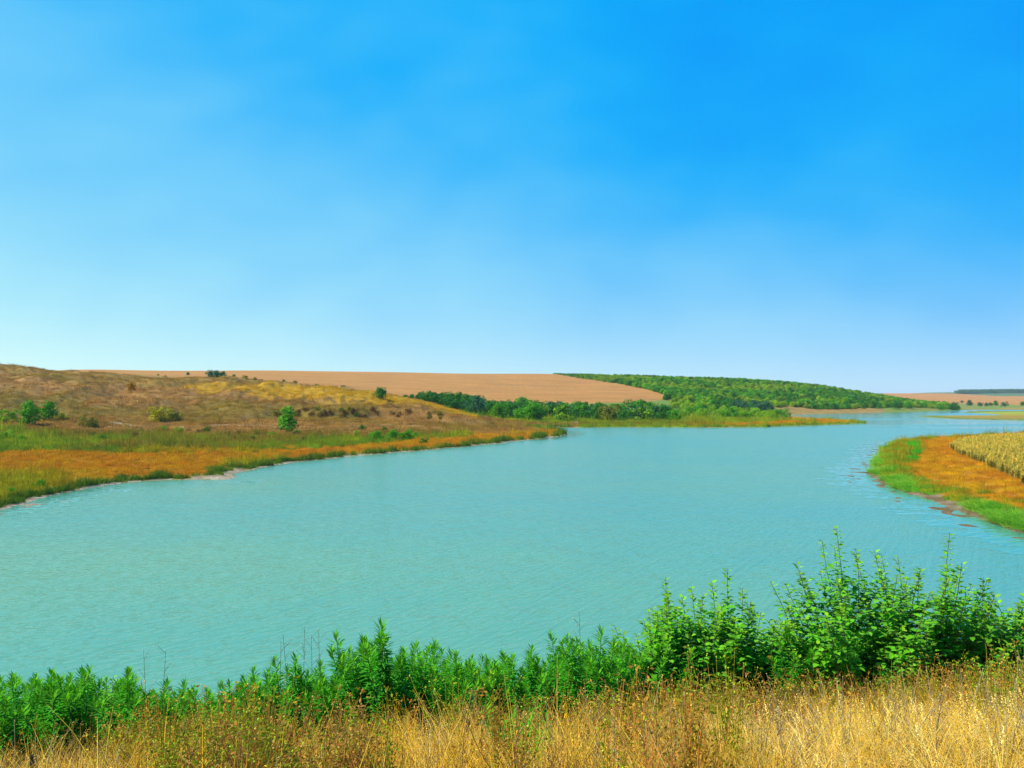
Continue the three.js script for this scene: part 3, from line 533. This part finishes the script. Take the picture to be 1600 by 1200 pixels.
/* ---------- near bank: dry grass, weeds, shrubs ---------- */
const LEAF = { mul: [0.085, 0.41, 0.006], mulY: [0.28, 0.52, 0.010], herb: [0.045, 0.38, 0.006], herbY: [0.22, 0.52, 0.010], weed: [0.38, 0.36, 0.014], weedB: [0.40, 0.24, 0.05], straw: [0.66, 0.42, 0.06], gold: [0.68, 0.37, 0.012], rust: [0.48, 0.19, 0.025], pale: [0.78, 0.57, 0.19], dead: [0.2, 0.1, 0.035] };
function grassTuft(n, h, lean, head, fine = 1) {
  const b = new Build();
  for (let i = 0; i < n; i++) {
    const a = R(0, 6.283), q = Math.sqrt(rnd()) * 0.09, v = rnd() < 0.22 ? R(0.3, 0.55) : R(0.75, 1.4), c = [v * R(0.92, 1.08), v * R(0.92, 1.05), v * R(0.7, 1.2)], hh = h * R(0.45, 1.1), bend = lean * R(0.3, 1.3);
    const tip = b.blade([Math.cos(a) * q, -0.03, Math.sin(a) * q], R(0, 6.283), hh, R(0.0035, 0.0085) * fine, bend, c, 4);
    if (head && rnd() < 0.35) for (let k = 0; k < 6; k++) { const d = dirOf(R(0, 6.28), R(0.1, 1.2)); b.leaf([tip[0], tip[1] - k * 0.016, tip[2]], d, norm3(cross(d, [0.3, 0.2, 1])), 0.016, 0.0035, c.map(u => u * 1.15), 0.2); }
  }
  return b.geo();
}
function twigWeed(n, h, leafy, dots) { // bushy weed with small leaves and pale seed heads
  const b = new Build();
  for (let i = 0; i < n; i++) {
    const a = R(0, 6.283), tilt = R(0.05, 0.45), pts = []; let p = [R(-0.03, 0.03), -0.03, R(-0.03, 0.03)]; const hh = h * R(0.55, 1.05);
    for (let k = 0; k <= 5; k++) { pts.push([...p]); p = [p[0] + Math.cos(a) * tilt * hh / 5 + R(-0.015, 0.015), p[1] + hh / 5, p[2] + Math.sin(a) * tilt * hh / 5 + R(-0.015, 0.015)]; }
    b.tube(pts, 0.0035, 0.0015, [1.3, 1.0, 1.6], 3);
    for (let k = 1; k < 6; k++) for (let s = 0; s < leafy; s++) {
      const d = dirOf(R(0, 6.28), R(-0.3, 0.9)), q = pts[k], off = R(0.0, 0.03), v = R(0.55, 1.35), c = [v * R(0.8, 1.3), v, v]; const o = [q[0] + d[0] * off, q[1] + d[1] * off + R(-0.02, 0.02), q[2] + d[2] * off];
      b.leaf(o, d, norm3(cross(d, dirOf(R(0, 6.28), R(-1, 1)))), R(0.016, 0.036), R(0.008, 0.015), c, 0.3);
    }
    if (dots && rnd() < dots) b.bead(pts[5], R(0.004, 0.007), [2.0, 2.6, 4]);
  }
  return b.geo();
}
const stoneSpots = [[1185, 1164, 0.085, 0.055, 0.065, 'pale stone in the straw, larger of the two below the tall shrubs'], [1166, 1176, 0.06, 0.045, 0.05, 'small pale stone beside the larger one in the straw'], [880, 1186, 0.055, 0.08, 0.06, 'pale upright stone at the bottom edge near the thistles']].map(([px, py, sx, sy, sz, label]) => { let d = 3.2; while (d < 9 && ground(xAt(px, d), -d) < elevAt(py, d)) d += 0.02; return { x: xAt(px, d), z: -d, sx, sy, sz, label, px }; });
const nearStone = (x, z) => stoneSpots.some(s => Math.abs(x - s.x) < 0.16 && z > s.z - 0.1 && z < s.z + 0.6);
const nearSpot = (zmin, zmax) => { const z = -R(zmin, zmax), x = R(-0.78, 0.8) * -z; return [x, z]; };
{
  const S = { a: [], b: [], c: [], lay: [], w1: [], w2: [], bed: [] }, Q = () => new THREE.Quaternion().setFromAxisAngle(new THREE.Vector3(R(-1, 1), 0, R(-1, 1)).normalize(), R(0, 0.4));
  for (let i = 0; i < 25000; i++) {
    const z = -Math.sqrt(R(3.2 ** 2, 10.5 ** 2)), x = R(-0.8, 0.82) * -z, px = bearing(x, z);
    const n = fbm(noiseA, x * 0.8 + 3, z * 0.8, 3) * 1.3, n2 = fbm(noiseB, x * 1.6, z * 1.6, 2), edge = 7.0 + 0.1 * x + 1.1 * n;
    if (-z > edge && rnd() > 0.25) continue; if (n2 < -0.4 && rnd() < 0.6) continue; if (nearStone(x, z) && rnd() < 0.9) continue;
    const y = ground(x, z), u = rnd();
    let c = n > 0.15 ? LEAF.gold : n > -0.2 ? LEAF.straw : LEAF.rust; c = mix3(c, [LEAF.straw, LEAF.gold, LEAF.rust, LEAF.pale, LEAF.dead][Math.floor(rnd() * 5)], R(0, 0.85)); if (n2 > 0.35) c = mix3(c, [0.34, 0.34, 0.02], 0.4);
    c = tone(c, 0.22);
    const lie = x > 1.2 && -z < 5.6 + n;
    if (lie && rnd() < 0.55) S.lay.push([x, y, z, R(0, 6.28), R(0.8, 1.2), R(0.6, 1), tone(mix3(rnd() < 0.6 ? LEAF.pale : LEAF.gold, LEAF.straw, rnd()), 0.25), Q()]);
    else (u < 0.4 ? S.a : u < 0.75 ? S.b : S.c).push([x, y, z, R(0, 6.28), R(0.8, 1.3), R(0.45, 1.1) * clamp(0.75 + 0.8 * n2 + 0.2 * n, 0.3, 1.25) * (lie ? 0.7 : 1), c, Q()]);
  }
  for (let i = 0; i < 5200; i++) {
    const [x, z] = nearSpot(3.4, 10.5), n = fbm(noiseC, x * 0.9, z * 0.9, 3) * 1.2, px = bearing(x, z), y = ground(x, z);
    const patch = n - 0.05 - 0.5 * sstep(250, 150, px) * sstep(6.6, 5.6, -z) + 0.42 * Math.exp(-(((px - 330) / 120) ** 2)) + 0.35 * sstep(6, 8, -z) - (px > 1150 && -z < 5.5 ? 0.4 : 0);
    if (patch < 0.42 || nearStone(x, z)) continue;
    (rnd() < 0.6 ? S.w1 : S.w2).push([x, y, z, R(0, 6.28), R(0.7, 1.2), R(0.7, 1.2), tone(rnd() < 0.5 ? mix3(LEAF.weed, LEAF.herb, rnd() * 0.4) : mix3(LEAF.weedB, LEAF.gold, rnd() * 0.6), 0.3), Q()]);
  }
  scatter('dry_grass', grassTuft(10, 0.52, 0.5, true), bladeMat, S.a, 'tall golden dry grass on the near bank', 'dry grass');
  scatter('dry_grass', grassTuft(12, 0.42, 0.8, false), bladeMat, S.b, 'shorter tangled straw grass on the near bank', 'dry grass');
  scatter('dry_grass', grassTuft(8, 0.6, 0.35, true), bladeMat, S.c, 'upright seeding dry grass on the near bank', 'dry grass');
  scatter('flattened_grass', grassTuft(18, 0.4, 1.05, true, 0.6), bladeMat, S.lay, 'pale flattened straw in the lower right corner', 'dry grass');
  { // stalks with pale seed heads
    const b = new Build(), spots = []; for (let i = 0; i < 4; i++) { const a = R(0, 6.28), h = R(0.2, 0.5), e = [Math.cos(a) * 0.1, h, Math.sin(a) * 0.1]; b.tube([[0, -0.03, 0], [e[0] * 0.35, h * 0.55, e[2] * 0.35], e], 0.0028, 0.0014, [0.36, 0.27, 0.14], 3); b.bead(e, R(0.003, 0.005), [0.55, 0.42, 0.2]); const f = [e[0] * 0.6 + 0.03, h * 0.8, e[2] * 0.6]; b.tube([[e[0] * 0.5, h * 0.65, e[2] * 0.5], f], 0.0018, 0.0012, [0.36, 0.27, 0.14], 3); b.bead(f, R(0.003, 0.0045), [0.55, 0.42, 0.2]); }
    for (let i = 0; i < 900; i++) { const [x, z] = nearSpot(3.8, 8.6); if (fbm(noiseB, x * 0.7 + 5, z * 0.7, 2) < -0.05 && rnd() < 0.8) continue; const k = R(0.7, 1.25); spots.push([x, ground(x, z), z, R(0, 6.28), k, k, tone([1, 1, 1], 0.15), Q()]); }
    scatter('pale_seed_stalks', b.geo(), bladeMat, spots, 'thin dry stalks with tiny cream seed heads among the grass', 'dry weeds');
  }
  scatter('leafy_weeds', twigWeed(9, 0.55, 7, 0.3), plantMat, S.w1, 'olive small leaved weeds with pale seed heads among the dry grass', 'weeds');
  scatter('twiggy_weeds', twigWeed(10, 0.65, 3, 0.55), plantMat, S.w2, 'brown twiggy weeds with white seed heads among the dry grass', 'weeds');
}
const stemMat = new THREE.MeshStandardMaterial({ vertexColors: true, roughness: 0.9 });
// upright herb with narrow leaves whorled round its stems
function herbParts(seed, stems, h, leafLen, spread) {
  const keep = mulberry(seed), RR = (a, b) => a + (b - a) * keep(), L = new Build(), T = new Build();
  for (let s = 0; s < stems; s++) {
    const a = RR(0, 6.28), t = RR(0, spread), hh = h * RR(0.65, 1.08), N = Math.round(hh / 0.026), pts = []; for (let k = 0; k <= 4; k++) pts.push([Math.cos(a) * t * hh * (k / 4) ** 1.2, hh * k / 4 - 0.03, Math.sin(a) * t * hh * (k / 4) ** 1.2]);
    T.tube(pts, 0.007, 0.003, [0.10, 0.13, 0.03], 4);
    for (let k = 0; k < N; k++) {
      const f = 0.3 + 0.7 * k / N, i = Math.min(3, Math.floor(f * 4)), u = f * 4 - i, p = [0, 1, 2].map(m => lerp(pts[i][m], pts[i + 1][m], u));
      const top = sstep(0.8, 1, f), len = leafLen * (f < 0.9 ? 1 : 1.25 - (f - 0.9) * 5.5) * RR(0.8, 1.15), v = RR(0.7, 1.25), c0 = mix3(LEAF.herb, LEAF.herbY, top * 0.45 + RR(0, 0.15));
      for (let w = 0; w < 3; w++) { const az = k * 2.4 + w * 2.09 + RR(-0.3, 0.3), el = lerp(0.15, 0.95, top) + RR(-0.15, 0.2), d = dirOf(az, el), n = dirOf(az, el + Math.PI / 2); L.leaf(p, d, n, len, len * 0.2, c0.map(q => q * v), 0.35, false, 0.22 * (1 - top)); }
    }
  }
  return { leaves: L.geo(), stems: T.geo() };
}
const HERBS = [1, 2, 3, 4, 5].map(i => herbParts(500 + i, 6 + i % 3, 1.3, 0.11, 0.34));
// shrub of straight shoots with broad alternate leaves
function shrubParts(seed, shoots, h, spread, leafLen, fan = 0) {
  const keep = mulberry(seed), RR = (a, b) => a + (b - a) * keep(), L = new Build(), T = new Build();
  for (let s = 0; s < shoots; s++) {
    const a = RR(0, 6.28), t = spread * Math.sqrt(keep()), bx = Math.cos(a) * t * 0.45, bz = Math.sin(a) * t * 0.45, hh = h * RR(0.5, 1.02) * (1 - 0.28 * t / spread), pts = [];
    for (let k = 0; k <= 6; k++) { const f = k / 6; pts.push([bx + Math.cos(a) * t * (0.55 + fan) * f ** 1.15 + RR(-0.012, 0.012), hh * f - 0.04, bz + Math.sin(a) * t * (0.55 + fan) * f ** 1.15 + RR(-0.012, 0.012)]); }
    T.tube(pts, 0.011, 0.003, [0.13, 0.11, 0.05], 5);
    const N = Math.round(hh / 0.023);
    for (let k = 0; k < N; k++) {
      const f = 0.22 + 0.78 * k / N, i = Math.min(5, Math.floor(f * 6)), u = f * 6 - i, p = [0, 1, 2].map(m => lerp(pts[i][m], pts[i + 1][m], u)), top = sstep(0.75, 1, f);
      const twig = f < 0.78 && keep() < 0.35, len = leafLen * lerp(1, 0.72, top) * RR(0.7, 1.2), v = RR(0.65, 1.3), c = mix3(LEAF.mul, LEAF.mulY, top * 0.55 + RR(0, 0.3)).map(q => q * v);
      const az = k * 2.5 + RR(-0.5, 0.5), put = (o, az2) => { const el = RR(-0.35, 0.35) + top * 0.5, d = dirOf(az2, el), n = norm3([...dirOf(az2 + RR(-0.5, 0.5), el + Math.PI / 2)]); L.leaf(o, d, n, len, len * 0.78, c, 0.3, true, 0.12); };
      put([p[0] + Math.cos(az) * 0.02, p[1], p[2] + Math.sin(az) * 0.02], az);
      if (twig) { const q = RR(0.1, 0.28), e = [p[0] + Math.cos(az) * q, p[1] + q * 0.7, p[2] + Math.sin(az) * q]; T.tube([p, e], 0.004, 0.002, [0.13, 0.12, 0.05], 3); for (let m = 0; m < 5; m++) { const g = (m + 1) / 5; put([lerp(p[0], e[0], g), lerp(p[1], e[1], g), lerp(p[2], e[2], g)], az + (m % 2 ? 1.2 : -1.2) + RR(-0.3, 0.3)); } }
    }
  }
  return { leaves: L.geo(), stems: T.geo() };
}
function plantHerb(name, parts, x, z, s, label, category, group) {
  const g = add(new THREE.Group(), name); g.position.set(x, ground(x, z), z); g.rotation.y = R(0, 6.28); g.scale.setScalar(s); mesh('stems', parts.stems, stemMat, g); const l = mesh('leaves', parts.leaves, leafMat, g); l.userData.kind = 'stuff'; tag(g, label, category, group); return g;
}
for (let i = 0; i < 300; i++) { // the green band
  const z = -R(7.7, 11.6), x = (-0.76 + 1.18 * ((i * 0.618034) % 1) + R(-0.004, 0.004)) * -z, px = bearing(x, z); if (px > 1010 && -z < 9) continue;
  const bump = 0.9 + 0.22 * Math.exp(-(((px - 605) / 50) ** 2)) + 0.12 * sstep(250, 150, px) - 0.12 * Math.exp(-(((px - 330) / 80) ** 2));
  plantHerb('leafy_herb', HERBS[i % 5], x, z, R(0.82, 1.06) * bump, px < 230 ? 'bright green narrow leaved herb in the left end of the bank edge band' : px < 520 ? 'bright green narrow leaved herb in the low dip of the bank edge band' : px < 690 ? 'bright green narrow leaved herb in the tallest clump left of centre' : 'bright green narrow leaved herb between the tallest herb clump and the shrubs', 'herb', 'green herbs along the edge of the bank');
}
const SH = [[1, 46, 2.5, 0.85, 0.098, 0], [2, 44, 2.6, 0.85, 0.088, 0.35], [3, 34, 1.75, 0.6, 0.09, 0.1], [4, 24, 2.1, 0.55, 0.088, 0.1]].map(a => shrubParts(700 + a[0], ...a.slice(1)));
const shrubs = [
  ['leafy_shrub', 0, 1052, 9.4, 0.86, 'dense broad leaved shrub left of the gap, left half of the nearer clump'], ['leafy_shrub', 0, 1135, 9.6, 0.9, 'dense broad leaved shrub, right half of the clump left of the tallest shrub'],
  ['tall_shrub', 1, 1345, 9.6, 1.02, 'tall open shrub with long leafy shoots, left half of the tallest clump'], ['tall_shrub', 1, 1440, 9.7, 1.02, 'tall open shrub with long leafy shoots, right half of the tallest clump'],
  ['tall_shrub', 3, 1520, 9.8, 1.08, 'slender leafy shrub right of the tallest clump'], ['low_shrub', 2, 1575, 9.4, 0.95, 'low leafy shrub at the right picture edge, nearer one'], ['low_shrub', 2, 1625, 9.9, 1.05, 'low leafy shrub at the right picture edge, partly cut off'],
  ['low_shrub', 2, 1225, 10.2, 1.0, 'low leafy shrub in the gap between the two big clumps, left one'], ['low_shrub', 2, 1265, 10.0, 0.95, 'low leafy shrub in the gap between the two big clumps, right one'], ['low_shrub', 2, 995, 9.2, 0.85, 'low leafy shrub at the left foot of the dense clump'],
  ['low_shrub', 3, 150, 9.4, 0.72, 'broad leaved shrub among the herbs near the left edge'], ['low_shrub', 2, 85, 9.0, 0.7, 'small broad leaved shrub at the left end of the herb band'],
];
for (const [name, k, px, d, s, label] of shrubs) plantHerb(name, SH[k], xAt(px, d), -d, s, label, 'shrub');

/* ---------- stones, dark seed spike, green thistles, thin stalks, birds ---------- */
function stoneGeo(seed, sx, sy, sz) { const g = new THREE.IcosahedronGeometry(1, 3), p = g.attributes.position, n = createNoise2D(mulberry(seed)); for (let i = 0; i < p.count; i++) { const x = p.getX(i), y = p.getY(i), z = p.getZ(i), k = 1 + 0.28 * n(x * 1.3 + z, y * 1.3 - z) + 0.08 * n(x * 5 + y * 3, z * 5); p.setXYZ(i, Math.round(x * k * 4.5) / 4.5 * 0.35 * sx + x * k * 0.65 * sx, y * k * sy, z * k * sz); } g.computeVertexNormals(); return g; }
const stoneMat = new THREE.MeshStandardMaterial({ color: new THREE.Color().setRGB(0.62, 0.56, 0.44), roughness: 0.95, bumpMap: grain, bumpScale: 0.01, map: grainMap });
for (const q of stoneSpots) { const o = add(mesh('stone', stoneGeo(q.px, q.sx * 1.5, q.sy * 1.5, q.sz * 1.5), stoneMat), 'stone'); o.position.set(q.x, ground(q.x, q.z) + q.sy * 0.8, q.z); tag(o, q.label, 'stone'); }
{
  const b = new Build(), x = xAt(57, 4.55), z = -4.55; b.tube([[0, -0.05, 0], [0.01, 0.16, 0], [0, 0.3, 0.01]], 0.008, 0.006, [0.06, 0.045, 0.03], 5);
  const T = new Build(); for (let i = 0; i < 80; i++) { const f = i / 80, d = dirOf(i * 2.4, 0.5); T.leaf([0, 0.16 + 0.2 * f, 0], d, dirOf(i * 2.4, 2.07), 0.035 * (1.15 - 0.5 * f), 0.02, [0.05, 0.035, 0.025], 0.3); }
  const g = add(new THREE.Group(), 'seed_spike'); g.position.set(x, ground(x, z), z); mesh('stem', b.geo(), stemMat, g); mesh('seed_head', T.geo(), plantMat, g); tag(g, 'dark dead seed spike in the lower left corner', 'plant');
}
const thistleParts = herbParts(900, 5, 0.5, 0.09, 0.5);
for (const [px, d, s, label] of [[790, 5.2, 0.95, 'small green thistle in the straw, upright one near the bottom centre'], [850, 5.0, 0.7, 'low bushy green weed in the straw right of the upright thistle'], [825, 4.7, 0.5, 'lowest small green weed in the straw at the bottom centre']]) plantHerb('thistle', thistleParts, xAt(px, d), -d, s, label, 'weed');
for (const [px, h] of [[438, 1.55], [452, 1.6], [474, 1.65], [488, 1.58], [500, 1.7], [255, 1.55], [232, 1.5], [905, 1.6], [660, 1.4]]) {
  const d = R(8.6, 9.4), x = xAt(px, d), b = new Build(), T = new Build(), pts = [[0, -0.03, 0], [0.02, h * 0.5, 0.01], [R(-0.08, 0.08), h, R(-0.05, 0.05)]]; b.tube(pts, 0.005, 0.002, [0.16, 0.15, 0.06], 4);
  for (let k = 0; k < 6; k++) { const f = R(0.6, 1), q = [lerp(pts[1][0], pts[2][0], 2 * f - 1), h * f, lerp(pts[1][2], pts[2][2], 2 * f - 1)], a = R(0, 6.28), e = [q[0] + Math.cos(a) * 0.09, q[1] + 0.1, q[2] + Math.sin(a) * 0.09]; b.tube([q, e], 0.002, 0.0015, [0.16, 0.15, 0.06], 3); T.bead(e, 0.008, [0.7, 0.68, 0.62]); }
  const g = add(new THREE.Group(), 'thin_stalk'); g.position.set(x, ground(x, -d), -d); mesh('stem', b.geo(), stemMat, g); mesh('seed_heads', T.geo(), plantMat, g); tag(g, 'thin bare stalk with tiny pale seed heads rising above the herbs', 'stalk', 'thin stalks over the herb band');
}
{ // a pale stone at the far inlet and two birds at the water's edge
  const s = mesh('stone', stoneGeo(5, 0.9, 0.55, 0.6), stoneMat); add(s, 'pale_boulder'); const d = 325, x = xAt(901, d); s.position.set(x, Math.max(0.1, ground(x, -d)) + 0.3, -d); tag(s, 'small white boulder at the far inlet below the trees', 'stone');
  const bm = new THREE.MeshStandardMaterial({ color: 0x15130f, roughness: 0.7 });
  for (const [px, py, label] of [[424, 728.5, 'dark bird standing on the left sandy shore'], [1384, 694.5, 'dark bird standing on the mud at the peninsula tip']]) {
    const [x, z] = onWater(px, py), g = add(new THREE.Group(), 'bird'); g.position.set(x, Math.max(ground(x, z), -0.05), z);
    const body = new THREE.SphereGeometry(0.13, 10, 8); body.scale(1.5, 0.9, 0.85); body.rotateZ(0.5); body.translate(0, 0.32, 0);
    const neck = new THREE.CylinderGeometry(0.035, 0.06, 0.16, 8); neck.translate(0.13, 0.46, 0); const head = new THREE.SphereGeometry(0.06, 8, 6); head.translate(0.14, 0.56, 0); const beak = new THREE.ConeGeometry(0.02, 0.1, 6); beak.rotateZ(-1.57); beak.translate(0.23, 0.56, 0); const tail = new THREE.ConeGeometry(0.06, 0.2, 6); tail.rotateZ(2.2); tail.translate(-0.22, 0.22, 0);
    mesh('body', mergeGeometries([body, neck, head, beak, tail].map(q => q.toNonIndexed())), bm, g); for (const o of [-0.04, 0.04]) { const l = new THREE.CylinderGeometry(0.01, 0.012, 0.26, 6); l.translate(0.02, 0.12, o); mesh('leg', l, bm, g); } tag(g, label, 'bird');
  }
}
scene.fog = new THREE.FogExp2(new THREE.Color(0.75, 0.87, 1), 0.00006);
renderer.render(scene, camera);
